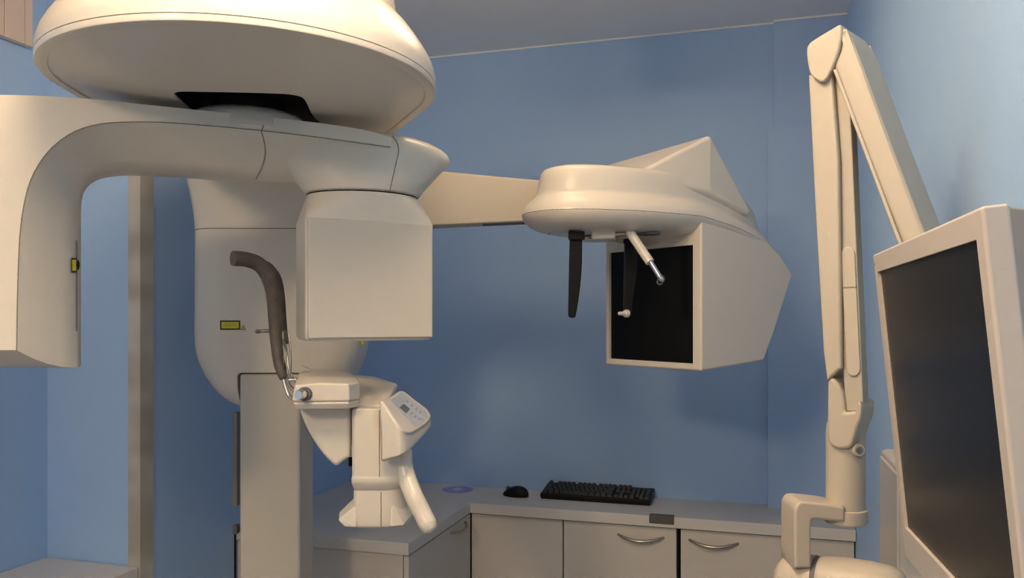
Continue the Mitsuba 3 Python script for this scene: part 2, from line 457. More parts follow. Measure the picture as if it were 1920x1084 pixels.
# sensor side: flared neck hanging from the beam
S0, W0 = 0.632, 0.088
sa = around(S0, W0)
SN = X + '__sensor_head'
flare = [(.116, .098, .2505), (.120, .0985, .256), (.131, .099, .270), (.147, .094, .287), (.164, .090, .306), (.180, .088, .323), (.1865, .087, .332), (.1875, .087, .338), (.184, .086, .346), (.172, .084, .356), (.15, .08, .3655), (.12, .072, .3725), (.07, .05, .378), (.02, .015, .380)]
nq = 72
add(RA + '__sensor_collar', loft([[sa(q, a, b, h) for q in np.arange(nq) * 2 * np.pi / nq] for a, b, h in flare]), 'enamel', 60)
qs = -math.pi / 2 + 0.30
add(RA + '__seam', tube(np.array([sa(qs, a + .0003, b + .0003, h) for a, b, h in flare[:11]]), .0009, 6), 'seam_grey', True)
add(RA + '__collar_gap', loft([[sa(q, a, b, h) for q in np.arange(nq) * 2 * np.pi / nq] for a, b, h in ((.114, .096, .2485), (.114, .096, .2507))]), 'dark_gap', 30)
# sensor housing: ellipse at the neck blending to a box
def plate_sh(px, py): return arm_sh(px, py)
sl, sr = arm_sh(573, 500)[0], arm_sh(813, 500)[0]
sm, hwid = (sl + sr) / 2, (sr - sl) / 2
def box_ring(half, w0, w1, r, n=nq):
    out = []
    for q in np.arange(n) * 2 * np.pi / n:
        c, s = math.cos(q), math.sin(q)
        e = 2 / r
        x = math.copysign(abs(c) ** e, c); y = math.copysign(abs(s) ** e, s)
        out.append((sm + half * x, (w0 + w1) / 2 + (w1 - w0) / 2 * y))
    return out
def ell_ring(a, b):
    return [(S0 + a * math.cos(q), W0 + b * math.sin(q)) for q in np.arange(nq) * 2 * np.pi / nq]
def mixr(p, q, t): return [((1 - t) * a[0] + t * b[0], (1 - t) * a[1] + t * b[1]) for a, b in zip(p, q)]
def box_ring2(half, w0, w1, r):
    """Rounded rectangle with the same number of points as the ellipse."""
    from shapely.geometry import box as sbox
    out = []
    hx, hy = half - r, (w1 - w0) / 2 - r
    cy = (w0 + w1) / 2
    # equal numbers of points on each corner and side, matched by angle to the ellipse
    for q in np.arange(nq) * 2 * np.pi / nq:
        c, s = math.cos(q), math.sin(q)
        p = 14.0
        x = math.copysign(abs(c) ** (2 / p), c); y = math.copysign(abs(s) ** (2 / p), s)
        out.append((sm + half * x, cy + (w1 - w0) / 2 * y))
    return out
e0, bx = ell_ring(.1135, .0955), box_ring2(hwid, 0.0, .165, .008)
sec = [(mixr(e0, bx, 0), .2488), (mixr(e0, bx, .1), .243), (mixr(e0, bx, .32), .232), (mixr(e0, bx, .62), .216), (mixr(e0, bx, .86), .203), (bx, .1945), (bx, .190), (bx, -.036), (mixr(bx, box_ring2(hwid - .006, .006, .159, .008), .3), -.043), (box_ring2(hwid - .006, .006, .159, .008), -.0465)]
def dense(half, w0, w1, r):
    base = [(sm - half, w0), (sm + half, w0), (sm + half, w1), (sm - half, w1)]
    return base
add(SN, loft([[arm(s, w, h) for s, w in q] for q, h in sec]), 'enamel', 28)
# smooth front cover plate of the sensor
fp = [(sl + .004, .192), (sr - .003, .1895), (sr - .003, -.041), (sl + .004, -.041)]
c4 = []
for i in range(4):
    p, q = np.array(fp[i]), np.array(fp[(i + 1) % 4]); c4 += [p + (q - p) * t for t in (0.0, .5)]
fp_ring = curve(c4, 4, closed=True, sharp=(0, 2, 4, 6))
add(SN + '__front_plate', prism(fp_ring, lambda s, w, h: arm(s, w - .005, h), .012, .003), 'enamel_satin', 40)

# carriage: rounded shell riding on the column
ZK = 2.15
def kx(px): return (px - 960) / FOC * ZK
def kh(py): return (595 - py) / FOC * ZK
kpts = [(326, 303), (333, 335), (342, 380), (347, 425), (347, 540), (347, 640), (353, 675), (372, 715), (405, 752), (448, 771), (505, 774), (562, 771), (605, 752), (638, 715), (657, 675), (663, 640), (663, 540), (663, 425), (668, 380), (677, 335), (684, 303)]
kring = curve([(kx(a), kh(b)) for a, b in kpts], 5, closed=True, sharp=(0, len(kpts) - 1))
KB = .088
kin = []
kw = []
for i in range(8):
    t = i / 7 * math.pi / 2
    kin.append(KB * (1 - math.sin(t)) ** 1.0); kw.append(.075 * (1 - math.cos(t)))
kin.append(0.0); kw.append(.23)
kin.append(0.012); kw.append(.242)
kr = []
for d, w in zip(kin, kw):
    q = inset(kring, d)
    q[:, 1] = np.where(kring[:, 1] > kh(420), kring[:, 1], q[:, 1])      # the open top runs up into the shoulder
    e_ = (np.abs(kring[:, 1] - kh(303)) < 1e-6)
    q[:, 0] = np.where(e_, kx(505) + (kring[:, 0] - kx(505)) * (1 - d / (kx(684) - kx(505))), q[:, 0])
    kr.append((q, w))
carr = loft([[cam(s, ZK + w, h) for s, h in q] for q, w in kr], cap2d=(kr[0][0], kr[-1][0]))
cut = box((kx(444), kh(900), ZK - .02), (kx(566), kh(699), ZK + .3), .012)
cutw = trimesh.Trimesh(np.array([cam(p[0], p[2], p[1]) for p in cut.vertices]), cut.faces[:, ::-1], process=False)
cutm = to_manifold(trimesh.convex.convex_hull(cutw.vertices))
KC = X + '__carriage'
add(KC, from_manifold(to_manifold(carr) - cutm), 'enamel', 30)
sp = []
for i in range(8):
    t = (7 - i) / 7 * math.pi / 2
    sp.append(cam(kx(347) + KB * (1 - math.sin(t)), ZK - .0005 + .075 * (1 - math.cos(t)), kh(428)))
for px in (450, 505, 560): sp.append(cam(kx(px), ZK - .0005, kh(428.5)))
for i in range(8):
    t = i / 7 * math.pi / 2
    sp.append(cam(kx(663) - KB * (1 - math.sin(t)), ZK - .0005 + .075 * (1 - math.cos(t)), kh(428)))
add(KC + '__seam', tube(np.array(sp), .0012, 6), 'seam_grey', True)
def kplate(x0, y0, x1, y1, key, m, lift, th=.0008):
    c = [cam(kx(a), ZK - lift, kh(b)) for a, b in ((x0, y0), (x1, y0), (x1, y1), (x0, y1))]
    return add(key, plate(c, th), m, False)
kl = kplate(413, 601, 450.5, 618.5, KC + '__warning_label', 'label_black', .0012)
kplate(415.5, 603.5, 448, 616, KC + '__warning_label_face', 'yellow', .0017)
for y in (607.3, 610, 612.7):
    kplate(421, y - .45, 442 if y < 612 else 434, y + .45, KC + '__warning_label_line', 'label_ink', .0020)
tri = lambda k: [cam(kx(456 + k * a), ZK - .0012 - (.0004 if k < 1 else 0), kh(615 + k * b)) for a, b in ((0, -5.5), (4.6, 3.6), (-4.6, 3.6))]
add(KC + '__warning_triangle', plate(tri(1.0), .0008), 'label_black', False)
add(KC + '__warning_triangle_face', plate(tri(.72), .0008), 'yellow', False)
add(KC + '__side_label', plate([cam(kx(663.4), ZK + .085, kh(641)), cam(kx(671), ZK + .085, kh(641)), cam(kx(671), ZK + .085, kh(648)), cam(kx(663.4), ZK + .085, kh(648))], .001), 'yellow', False)

# column
ZQ = 2.152
cx0, cx1 = (448.5 - 960) / FOC * ZQ, (562 - 960) / FOC * ZQ
def cbox(x0, x1, z0, z1, h0, h1, r=0.0):
    x0, x1, z0, z1, h0, h1 = x0 + r, x1 - r, z0 + r, z1 - r, h0 + r, h1 - r
    return hull([cam(x, z, h) for x in (x0, x1) for z in (z0, z1) for h in (h0, h1)], r)
add(X + '__column', cbox(cx0, cx1, ZQ, ZQ + .15, -EYE + .05, (595 - 701) / FOC * ZQ, .009), 'enamel_satin', 40)
add(X + '__column_rail', cbox((442.5 - 960) / FOC * 2.27, (450 - 960) / FOC * 2.27, 2.245, 2.29, -.53, -.27), 'rail_metal', False)
add(X + '__column_rail', cbox((555 - 960) / FOC * 2.27, (573 - 960) / FOC * 2.27, 2.245, 2.29, -.53, -.27), 'rail_metal', False)
add(X + '__base_plate', cbox(cx0 - .12, cx1 + .12, ZQ - .35, ZQ + .2, -EYE, -EYE + .06, .012), 'enamel_satin', 40)
add(X + '__column_cable', tube(curve([cam((441 - 960) / FOC * 2.28, 2.28, h) for h in (-.60, -.7, -.8, -1.0, -1.3)], 6), .003, 8), 'black_plastic', True)
add(X + '__column_cable_clip', cbox((438 - 960) / FOC * 2.27, (446 - 960) / FOC * 2.27, 2.262, 2.29, -.615, -.59, .002), 'rubber_grey', 40)

# patient support: bridge from the column to the stand
PS = X + '__patient_support'
bridge = hull([V(597, 722, 2.12), V(650, 712, 2.12), V(597, 770, 2.12), V(650, 770, 2.12), V(632, 706, 1.86), V(700, 711, 1.86), V(740, 724, 1.76), V(728, 772, 1.74), V(672, 764, 1.66), V(716, 764, 1.63), V(620, 775, 1.86)], .006)
add(PS, bridge, 'enamel', 45)
# stand: upper body, ridge, lower body, foot
def stand_ring(h, l, fz, xr, grow=0.0, n=40):
    """Flat front on the left, round on the right; l, xr in survey pixels at 1.62 m."""
    x0, x1 = (l - 960) / FOC * 1.62 - grow, (xr - 960) / FOC * 1.62 + grow
    z0, z1 = fz - grow, fz + .12
    xm = x0 + (x1 - x0) * 0.5
    pts = [(x0 + .006, z0), (x0 + .02, z0), (xm - .004, z0), (xm, z0)]
    for q in np.linspace(-math.pi / 2, math.pi / 2, 20)[1:]:
        pts.append((xm + (x1 - xm) * math.cos(q), (z0 + z1) / 2 + (z1 - z0) / 2 * math.sin(q)))
    pts += [(xm - .01, z1), (x0 + .006, z1), (x0, z1 - .006), (x0, (z0 + z1) / 2), (x0, z0 + .006)]
    return [cam(a, b, h) for a, b in pts]
def sh(py): return (595 - py) / FOC * 1.62
rr = [(764, 664, .006, 726), (768, 663, 0, 731), (800, 663, 0, 736), (835, 663, 0, 752), (860, 663, 0, 766), (892, 663, 0, 768)]
add(PS + '__stand_body', loft([stand_ring(sh(y), l, 1.60 + g_, xr) for y, l, g_, xr in rr]), 'enamel', 32)
rr = [(890, 663, 0, 768, .0), (894, 663, 0, 768, .0015), (903, 663, 0, 768, .001), (914, 663.5, .006, 768, -.001), (920, 664, .010, 767, -.002)]
add(PS + '__stand_ridge', loft([stand_ring(sh(y), l, 1.60 + g_, xr, gr) for y, l, g_, xr, gr in rr]), 'enamel', 32)
rr = [(918, 664, .010, 766, 0), (960, 664, .010, 766, 0), (984, 664, .010, 766, 0), (988, 666, .014, 762, 0)]
add(PS + '__stand_foot', loft([stand_ring(sh(y), l, 1.60 + g_, xr, gr) for y, l, g_, xr, gr in rr]), 'enamel', 32)
foot = hull([V(666, 936, 1.66), V(666, 951, 1.615), V(639, 962, 1.67), V(638, 975, 1.617), V(648, 985, 1.615), V(666, 986, 1.61), V(666, 985, 1.72), V(640, 975, 1.71)], .003)
add(PS + '__foot_lip', foot, 'enamel', 45)
foot2 = hull([V(748, 930, 1.66), V(762, 938, 1.66), V(772, 962, 1.65), V(755, 983, 1.62), V(735, 985, 1.61), V(735, 940, 1.62), V(765, 975, 1.72), V(745, 980, 1.72)], .003)
add(PS + '__foot_lip', foot2, 'enamel', 45)
ss = [V(716, y, 1.5992) for y in (768, 830, 892)]
add(PS + '__stand_seam', tube(np.array([cam((714.5 - 960) / FOC * 1.62, 1.5996, sh(y)) for y in (768, 830, 890)]), .0009, 6), 'seam_grey', True)
add(PS + '__stand_seam', tube(np.array([cam((716 - 960) / FOC * 1.62, 1.6096, sh(y)) for y in (921, 950, 986)]), .0009, 6), 'seam_grey', True)

# chin unit
CH = X + '__chin_unit'
top = hull([V(553, 749, 1.556), V(652, 748, 1.556), V(670, 744, 1.60), V(557, 726, 1.557), V(598, 722, 1.556), V(651, 724, 1.556), V(669, 720, 1.60), V(563, 705, 1.64), V(570, 700, 1.74), V(640, 701, 1.74), V(650, 703, 1.70), V(600, 697, 1.74), V(664, 708, 1.68), V(664, 745, 1.72), V(566, 745, 1.74)], .005)
add(CH, top, 'enamel', 45)
add(CH + '__seam', hull([V(553.5, 754, 1.559), V(651, 753.5, 1.559), V(668, 750, 1.602), V(664, 752, 1.70), V(566, 752, 1.72)] + [V(553.5, 751, 1.559), V(651, 750.5, 1.559), V(668, 747, 1.602), V(664, 749, 1.70), V(566, 749, 1.72)], .002), 'seam_grey', 40)
add(CH + '__under_tray', hull([V(554, 757, 1.557), V(652, 756, 1.557), V(669, 752, 1.60), V(557, 764, 1.562), V(650, 763, 1.562), V(668, 760, 1.602), V(664, 758, 1.70), V(566, 758, 1.72), V(664, 752, 1.70), V(566, 752, 1.72)], .0035), 'enamel', 45)
ch_pl = [(558, 758), (656, 758), (656, 812), (655, 858), (642, 866), (629, 874), (614, 862), (600, 846), (584, 822), (570, 795), (563, 776)]
Z1 = 1.615
ring = curve([((a - 960) / FOC * Z1, (595 - b) / FOC * Z1) for a, b in ch_pl], 5, closed=True, sharp=(0, 1, 3))
add(CH + '__chin_shield', prism(ring, lambda s, w, h: cam(s, Z1 + w, h), .06, .008), 'enamel', 40)
kn = V(571, 739, 1.548)
to_eye = cam(-.25, -1, .02) - cam(0, 0, 0)
add(CH + '__knob_collar', turned([(.0135, -.006), (.0135, .003), (.010, .003), (.010, -.006)], kn, to_eye, 28), 'rubber_grey')
add(CH + '__knob', turned([(.0095, -.008), (.0095, .022), (.0085, .0245), (.0005, .0245)], kn, to_eye, 28), 'chrome')
for y in (783, 840):
    add(CH + '__pin', turned([(.0045, -.018), (.0045, -.006), (.0062, -.006), (.0062, .006), (.0045, .006), (.0045, .018)], V(659.5, y, 1.64), (0, 0, 1), 18), 'chrome')
    add(CH + '__pin', hull([V(652, y + 8, 1.64), V(666, y + 8, 1.64), V(652, y + 12, 1.64), V(666, y + 12, 1.64)], .002), 'chrome', 45)
add(CH + '__dark_strip', hull([V(656, 770, 1.69), V(666, 770, 1.69), V(656, 872, 1.69), V(666, 872, 1.69)], .003), 'black_plastic', 45)  # dark strip in the gap behind the pins

# foam grips and temple supports
GR = X + '__grip'
p1 = curve([V(437, 484.5, 1.565), V(463, 487, 1.585), V(487, 497, 1.605), V(503, 520, 1.615), V(512, 552, 1.62), V(515.5, 600, 1.62), V(518, 640, 1.615), V(523, 680, 1.60), V(530, 706, 1.59)], 6)
n1 = len(p1)
rad = np.interp(np.arange(n1) / (n1 - 1), [0, .25, .5, .75, .9, 1.0], [.0150, .0150, .0142, .0120, .0108, .0085])
add(GR, tube(p1, rad, 20, (False, True)), 'foam', 50)
p1c = curve([V(530, 704, 1.59), V(536, 728, 1.585), V(543, 744, 1.58), V(556, 748, 1.572)], 6)
add(GR + '__rod', tube(p1c, .0036, 12), 'brushed', True)
p2 = curve([V(484, 495, 1.69), V(493, 498, 1.695), V(504, 505, 1.70), V(517, 524, 1.705), V(523, 556, 1.705), V(526, 600, 1.70), V(529, 640, 1.70)], 6)
g2 = numbered(GR)
add(g2, tube(p2, .0125, 20, (False, True)), 'foam', 50)
add(g2 + '__rod', tube(curve([V(529, 636, 1.70), V(534, 690, 1.69), V(545, 726, 1.67), V(566, 735, 1.66)], 6), .0036, 12), 'brushed', True)
TS = X + '__temple_support'
add(TS, tube(np.array([V(512, 620, 1.62), V(484, 621.5, 1.60)]), .0036, 12), 'brushed', True)
add(TS + '__tip', tube(np.array([V(485, 621.5, 1.599), V(482, 621.7, 1.597)]), .0042, 12), 'rubber_grey', True)
add(TS + '__clear_plate', hull([V(530, 622, 1.60), V(539, 624, 1.62), V(533, 700, 1.59), V(547, 704, 1.61), V(531, 622, 1.604), V(546, 704, 1.614)], .001), 'clear_solid', 45)
add(TS + '__bracket', tube(curve([V(531, 640, 1.62), V(538, 664, 1.60), V(541, 690, 1.59), V(546, 712, 1.59)], 5), .0020, 10), 'brushed', True)
add(TS + '__bracket', tube(curve([V(541, 625, 1.63), V(545, 660, 1.62), V(546, 700, 1.61), V(553, 716, 1.60)], 5), .0018, 10), 'brushed', True)
add(TS + '__joint', tube(np.array([V(543, 713, 1.588), V(554, 712, 1.588)]), .0042, 12), 'chrome', True)
add(CH + '__bite_holder', tube(np.array([V(566, 685, 1.70), V(584, 694, 1.70)]), .0012, 8), 'enamel', True)

# control panel
CP = X + '__control_panel'
P0, P1, P2 = V(762, 812, 1.568), V(717, 752, 1.578), V(753, 732, 1.70)
nn = np.cross(P1 - P0, P2 - P0); nn /= np.linalg.norm(nn)
if nn @ (np.array([0, 0, EYE]) - P0) < 0: nn = -nn
def on_panel(px, py, lift=0.0): return sight_on_plane(px, py, P0, nn, lift)
# D-shaped sloping face, its sides dropping to a slanted underside
dpts = [(715, 752), (730, 774), (748, 801), (760, 811), (772, 812), (790, 803), (803, 792), (808, 779), (800, 767), (777, 749), (754, 732), (736, 741)]
face = curve([on_panel(*p) for p in dpts], 5, closed=True, sharp=(0,))
fc = face.mean(0)
B0, B1, B2 = V(716, 866, 1.58), V(763, 848, 1.568), V(806, 812, 1.66)
bn_ = np.cross(B1 - B0, B2 - B0); bn_ /= np.linalg.norm(bn_)
def shrink(ring, d): 
    c = ring.mean(0); r = ring - c
    return c + r * (1 - d / np.linalg.norm(r, axis=1, keepdims=True))
def down(p): return np.array([p[0], p[1], p[2] - ((p - B0) @ bn_) / bn_[2]])
rim = face + nn * 0
under = np.array([down(p) for p in rim])
def mid(t): return rim * (1 - t) + under * t
rings = [shrink(rim, .0065) + nn * .0012, shrink(rim, .0035) + nn * .0009, shrink(rim, .0012) - nn * .0008, rim - nn * .004, mid(.5), mid(.93), shrink(mid(.975), .0015), shrink(under, .006)]
add(CP, loft(rings), 'enamel', 40)
def panel_plate(pts, key, m, lift, th=.001):
    add(key, plate([on_panel(a, b, lift) for a, b in pts], th), m, False)
panel_plate([(732, 751), (744, 744), (754, 736), (776, 752), (799, 771), (802, 782), (790, 795), (778, 800)], CP + '__display_film', 'film', .0019, .003)
panel_plate([(749, 764), (757, 757), (769, 767), (762, 775)], CP + '__display', 'film_dark', .0024)
for (a, b) in ((772, 775), (779, 781), (766, 768), (773, 760), (781, 767), (788, 773), (764, 753), (786, 786)):
    panel_plate([(a - 3, b - .5), (a, b - 3), (a + 3, b + .3), (a, b + 3)], CP + '__button', 'film_ink', .0024)
hp = curve([V(757, 846, 1.64), V(757, 872, 1.63), V(763, 897, 1.62), V(776, 930, 1.60), V(791, 960, 1.59), V(803, 984, 1.58)], 6)
add(X + '__handle', tube(hp, np.interp(np.linspace(0, 1, len(hp)), [0, .3, 1], [.0175, .019, .0185]), 20, squash=.9), 'enamel', 60)

# cephalometric arm
ca_l, ca_r = 2.28, 2.24
def ca_pt(px, py, Z, dz): return V(px, py, Z) + (cam(0, dz, 0) - cam(0, 0, 0))
CE = X + '__cephalometric_arm'
add(CE, hull([ca_pt(a, b, Z, dz) for a, b, Z in ((650, 309, 2.20), (650, 426, 2.20), (840, 325, 2.20), (840, 418, 2.20), (1075, 347, 2.16), (1075, 407, 2.16)) for dz in (0.01, .07)], .006), 'cream', 45)
add(CE + '__trim_strip', hull([ca_pt(a, b, Z, dz) for a, b, Z in ((660, 428.5, 2.2), (660, 424, 2.2), (1060, 412.5, 2.16), (1060, 409, 2.16)) for dz in (.006, .07)]), 'rubber_grey', False)

# cephalometric head; t runs left along the sensor panel, L back from it
HD = X + '__cephalometric_head'
def K(t, L, h): return cam(.4805 - .58 * t + .815 * L, 2.03 + .815 * t + .58 * L, h)
TW = .361
def drop(L):
    return float(np.interp(L, [-1, 0.0, .06, .135, .2, .269, .32, .372, .40], [0, 0, .006, .020, .036, .056, .082, .130, .165]))
prof = [(0, -.131), (.12, -.1225), (.248, -.112), (.29, -.04), (.372, .120), (.32, .168), (.269, .197), (.2, .217), (.135, .233), (.06, .247), (0, .25)]
body = hull([K(t, L + 0.006 * (L < .1), h + .0) for t in (.006, TW - .006) for L, h in prof], .006)
# the sensor opening is sunk into the front
rec = hull([K(t, L, h) for t in (.0285, .3445) for L in (-.05, .016) for h in (-.119, .186)])
add(HD, from_manifold(to_manifold(body) - to_manifold(rec)), 'enamel', 40)
add(HD + '__sensor_panel', hull([K(t, L, h) for t in (.0287, .3443) for L in (.008, .0158) for h in (-.1188, .1858)]), 'black_glass', False)
# visor shells around the top
cL, hw = 0.185, .205
def visor_ring(d, h, n=96, tail=.385):
    out = []
    nose, half = .40, .1865
    for q in np.arange(n) * 2 * np.pi / n:
        c, s = math.cos(q), math.sin(q)
        if c < 0:   # towards the nose
            a, e = nose - d, 2.25
        else:
            a, e = tail - d, 4.5
        L = math.copysign(abs(c) ** (2 / e), c) * a
        tt = math.copysign(abs(s) ** (2 / e), s) * (half - d)
        out.append(K(cL - .003 + tt, L, h - drop(L)))
    return out
vis_low = [(.10, .213), (.062, .214), (.036, .219), (.018, .228), (.006, .240), (.001, .250), (0, .2555)]
add(HD + '__visor_base', loft([visor_ring(d, h) for d, h in vis_low]), 'enamel', 50)
add(HD + '__visor_seam', loft([visor_ring(.0006, h) for h in (.255, .2575)]), 'seam_grey', 50)
vis_up = [(0, .2570), (.002, .266), (.008, .277), (.018, .288), (.029, .297), (.0345, .304), (.037, .312), (.043, .340), (.048, .360), (.056, .370), (.075, .376), (.12, .379)]
add(HD + '__visor_cover', loft([visor_ring(d, h) for d, h in vis_up]), 'enamel', 36)
wedge = hull([K(.055, .085, .468), K(.345, .0, .428), K(.345, .04, .42), K(.075, -.15, .352), K(.31, -.14, .355), K(.035, .215, .29), K(.33, .22, .28), K(.035, .06, .33)], .012)
add(HD + '__rear_hood', wedge, 'enamel', 45)
# under the visor: turret, ear posts, nasion rod
add(HD + '__turret', turned([(.052, -.014), (.05, -.020), (.0005, -.020)], K(.185, -.19, .218), (0, 0, 1), 40), 'enamel', 40)
add(HD + '__turret_block', hull([V(1112, 432, 1.99), V(1150, 428, 1.99), V(1112, 446, 1.99), V(1150, 444, 1.99), V(1112, 432, 2.04), V(1150, 444, 2.04)], .005), 'enamel', 45)
add(HD + '__turret_ring', turned([(.030, -.005), (.030, .004), (.026, .004), (.026, -.005)], V(1215, 437, 2.03), (0, 0, 1), 32), 'rubber_grey', 40)
E1 = hull([V(1068, 436, 1.96), V(1094, 436, 1.96), V(1068, 448, 1.96), V(1094, 448, 1.96), V(1068, 436, 1.99), V(1094, 448, 1.99)], .003)
e1 = add(HD + '__ear_post', E1, 'black_plastic', 40)
ep = [(1069, 446), (1092, 446), (1091, 500), (1087, 545), (1079, 594), (1072, 596), (1066.5, 592), (1067, 540)]
ring = curve([((a - 960) / FOC * 1.965, (595 - b) / FOC * 1.965) for a, b in ep], 4, closed=True, sharp=(0, 1))
add(HD + '__ear_post_blade', prism(ring, lambda s, w, h: cam(s, 1.965 + w, h), .022, .003), 'black_plastic', 40)
add(HD + '__ear_plug', turned([(.0035, -.002), (.0035, .004), (.0005, .006)], V(1071, 589, 1.963), cam(.1, -1, 0) - cam(0, 0, 0), 14), 'clear_solid', 45)
ep = [(1172, 452), (1197, 452), (1196, 500), (1190, 545), (1184, 592), (1177, 597), (1170, 592), (1171, 540)]
ring = curve([((a - 960) / FOC * 2.09, (595 - b) / FOC * 2.09) for a, b in ep], 4, closed=True, sharp=(0, 1))
add(HD + '__ear_post_blade', prism(ring, lambda s, w, h: cam(s, 2.09 + w, h), .02, .003), 'black_plastic', 40)
add(HD + '__ear_post', hull([V(1171, 436, 2.08), V(1196, 436, 2.08), V(1171, 455, 2.08), V(1196, 455, 2.08), V(1171, 436, 2.11), V(1196, 455, 2.11)], .003), 'black_plastic', 40)
add(HD + '__ear_plug', turned([(.0105, -.006), (.0105, .002), (.008, .006), (.0055, .009), (.005, .024), (.003, .027), (.0004, .028)], V(1173.5, 588, 2.085), cam(-.8, -.6, 0) - cam(0, 0, 0), 22), 'enamel', 45)
add(HD + '__nasion_rod', tube(np.array([V(1181, 436, 1.99), V(1219, 492, 1.955)]), .0115, 18, (True, False)), 'enamel', 60)
add(HD + '__nasion_rod_pivot', tube(np.array([V(1150, 440, 2.0), V(1176, 438, 2.0)]), .006, 12), 'brushed', True)
add(HD + '__nasion_pin', tube(np.array([V(1219, 491, 1.955), V(1240, 524, 1.935)]), .0065, 14), 'chrome', 60)
add(HD + '__nasion_tip', tube(np.array([V(1241, 522, 1.935), V(1237, 529, 1.93)]), .008, 14), 'clear_solid', 60)
add(HD + '__screw', turned([(.0025, -.002), (.0025, .002), (.0003, .003)], V(1029, 438, 1.93), (0, 0, -1), 10), 'rubber_grey', 40)
add(HD + '__screw', turned([(.0035, -.003), (.0035, .003), (.0003, .004)], V(1106, 445, 1.985), cam(-.3, -1, 0) - cam(0, 0, 0), 10), 'rubber_grey', 40)

for key, text in ((GR, 'dark brown-grey foam grip'), (g2, 'dark foam grip behind the first'), (CH + '__knob', 'chrome locking knob'), (HD + '__sensor_panel', 'glossy black square sensor panel'),
                  (KC + '__warning_label_face', 'yellow laser warning label'), (CP + '__display_film', 'grey-blue key panel film'), (HD + '__nasion_pin', 'shiny metal pin'), (X + '__column', 'grey-white telescopic column')):
    labels[key] = {'label': text}

# ------------------------------------------------------------------ counters
WT, WB = .75, .713
L_ring = np.array([(XP + .002, YB - .001), (XP + .002, 2.215), (-.99, 2.215), (-.99, 2.765), (XR - .002, 2.765), (XR - .002, YB - .001)])
wt = curve(np.repeat(L_ring, 1, 0), 3, closed=True, sharp=tuple(range(6)))
thing('worktop', 'pale grey L-shaped laminate worktop under the blue wall', 'worktop')
dw = [(0.0, .001), (.0015, 0.0), (WT - WB - .0015, 0), (WT - WB, .001)]
add('worktop', loft([[(x, y, WT - w) for x, y in inset(wt, d)] for w, d in dw], cap2d=(inset(wt, .001),) * 2), 'laminate_top', 30)

def bow_handle(key, a, b, out, drop_=0.0):
    a, b, out = map(lambda v: np.array(v, float), (a, b, out))
    p = []
    for t in np.linspace(0, 1, 15):
        p.append(a + (b - a) * t + out * math.sin(t * math.pi) ** .75 + np.array([0, 0, -drop_ * math.sin(t * math.pi)]))
    add(key, tube(np.array(p), np.interp(np.linspace(0, 1, 15), [0, .2, .5, .8, 1], [.0045, .0055, .0065, .0055, .0045]), 12, squash=1.0), 'brushed', True)

def cabinet(x0, x1, y_front, label, handle=None, plinth=True):
    key = 'base_cabinet'
    n = 0
    while key in labels:
        n += 1; key = f'base_cabinet_{n:03d}'
    thing(key, label, 'cabinet', None)
    add(key + '__carcass', box((x0 + .001, y_front + .02, .08), (x1 - .001, YB - .003, WB - .001)), 'laminate', False)
    add(key + '__door', box((x0 + .0025, y_front, .10), (x1 - .0025, y_front + .018, WB - .006), .0015), 'laminate', 45)
    add(key + '__plinth', box((x0 + .001, y_front + .06, 0), (x1 - .001, y_front + .08, .08)), 'laminate', False)
    if handle:
        bow_handle(key + '__door__handle', (handle[0], y_front, .672), (handle[1], y_front, .672), (0, -.026, 0), .012)
    return key
cabinet(-.9935, -.645, 2.785, 'handleless white base cabinet in the inner corner of the counter')
cabinet(-.645, -.246, 2.785, 'white base cabinet with a bow handle, beneath the keyboard', (-.448, -.292))
cabinet(-.236, XR - .002, 2.785, 'white base cabinet with a bow handle, nearest the right wall', (-.204, -.045))
scene_gap = box((-.2455, 2.80, .10), (-.2365, 2.84, WB - .004))
add('base_cabinet_002__gap_shade_strip', scene_gap, 'dark_gap', False)  # near-black strip stands in for the shade between two cabinets
k = thing('base_cabinet_003', 'white base cabinet under the left counter run, its door facing right', 'cabinet')
add(k + '__carcass', box((XP + .003, 2.235, .08), (-1.030, 2.98, WB - .001)), 'laminate', False)
add(k + '__end_panel', box((XP + .003, 2.228, .0), (-1.0135, 2.2345, WB - .001), .001), 'laminate', 45)
add(k + '__door', box((-1.012, 2.229, .10), (-.995, 2.783, WB - .006), .0015), 'laminate', 45)
add(k + '__plinth', box((-1.08, 2.24, 0), (-1.06, 2.765, .08)), 'laminate', False)
bow_handle(k + '__door__handle', (-.995, 2.575, .690), (-.995, 2.725, .690), (.026, 0, 0), .010)

# low bench at the left
k = thing('side_bench', 'pale laminate bench top in the left alcove', 'bench')
add(k + '__top', box((XL + .002, .25, WT - .033), (XP - .001, YS - .006, WT), .002), 'laminate_top', 45)
add(k + '__carcass', box((XL + .002, .27, 0), (XP - .02, YS - .006, WT - .034)), 'laminate', False)
for i in range(3):
    y0 = .27 + i * .508
    add(k + '__door', box((XP - .0195, y0 + .002, .08), (XP - .004, y0 + .506, WT - .042), .0015), 'laminate', 45)

# panelled board high on the left wall
k = thing('wall_panel', 'pale pinkish boarded panel high on the left wall, cut by the frame', 'wall panel')
y = .60
while y < 1.70:
    y1 = min(y + .095, 1.708)
    add(k + '__board', box((XL + .001, y + .001, 2.176), (XL + .022, y1 - .001, 2.497), .0012), 'wood_pale', 45)
    y = y1
add(k + '__edge_strip', box((XL + .001, 1.709, 2.176), (XL + .022, 1.732, 2.497), .0015), 'wood_pale', 45)

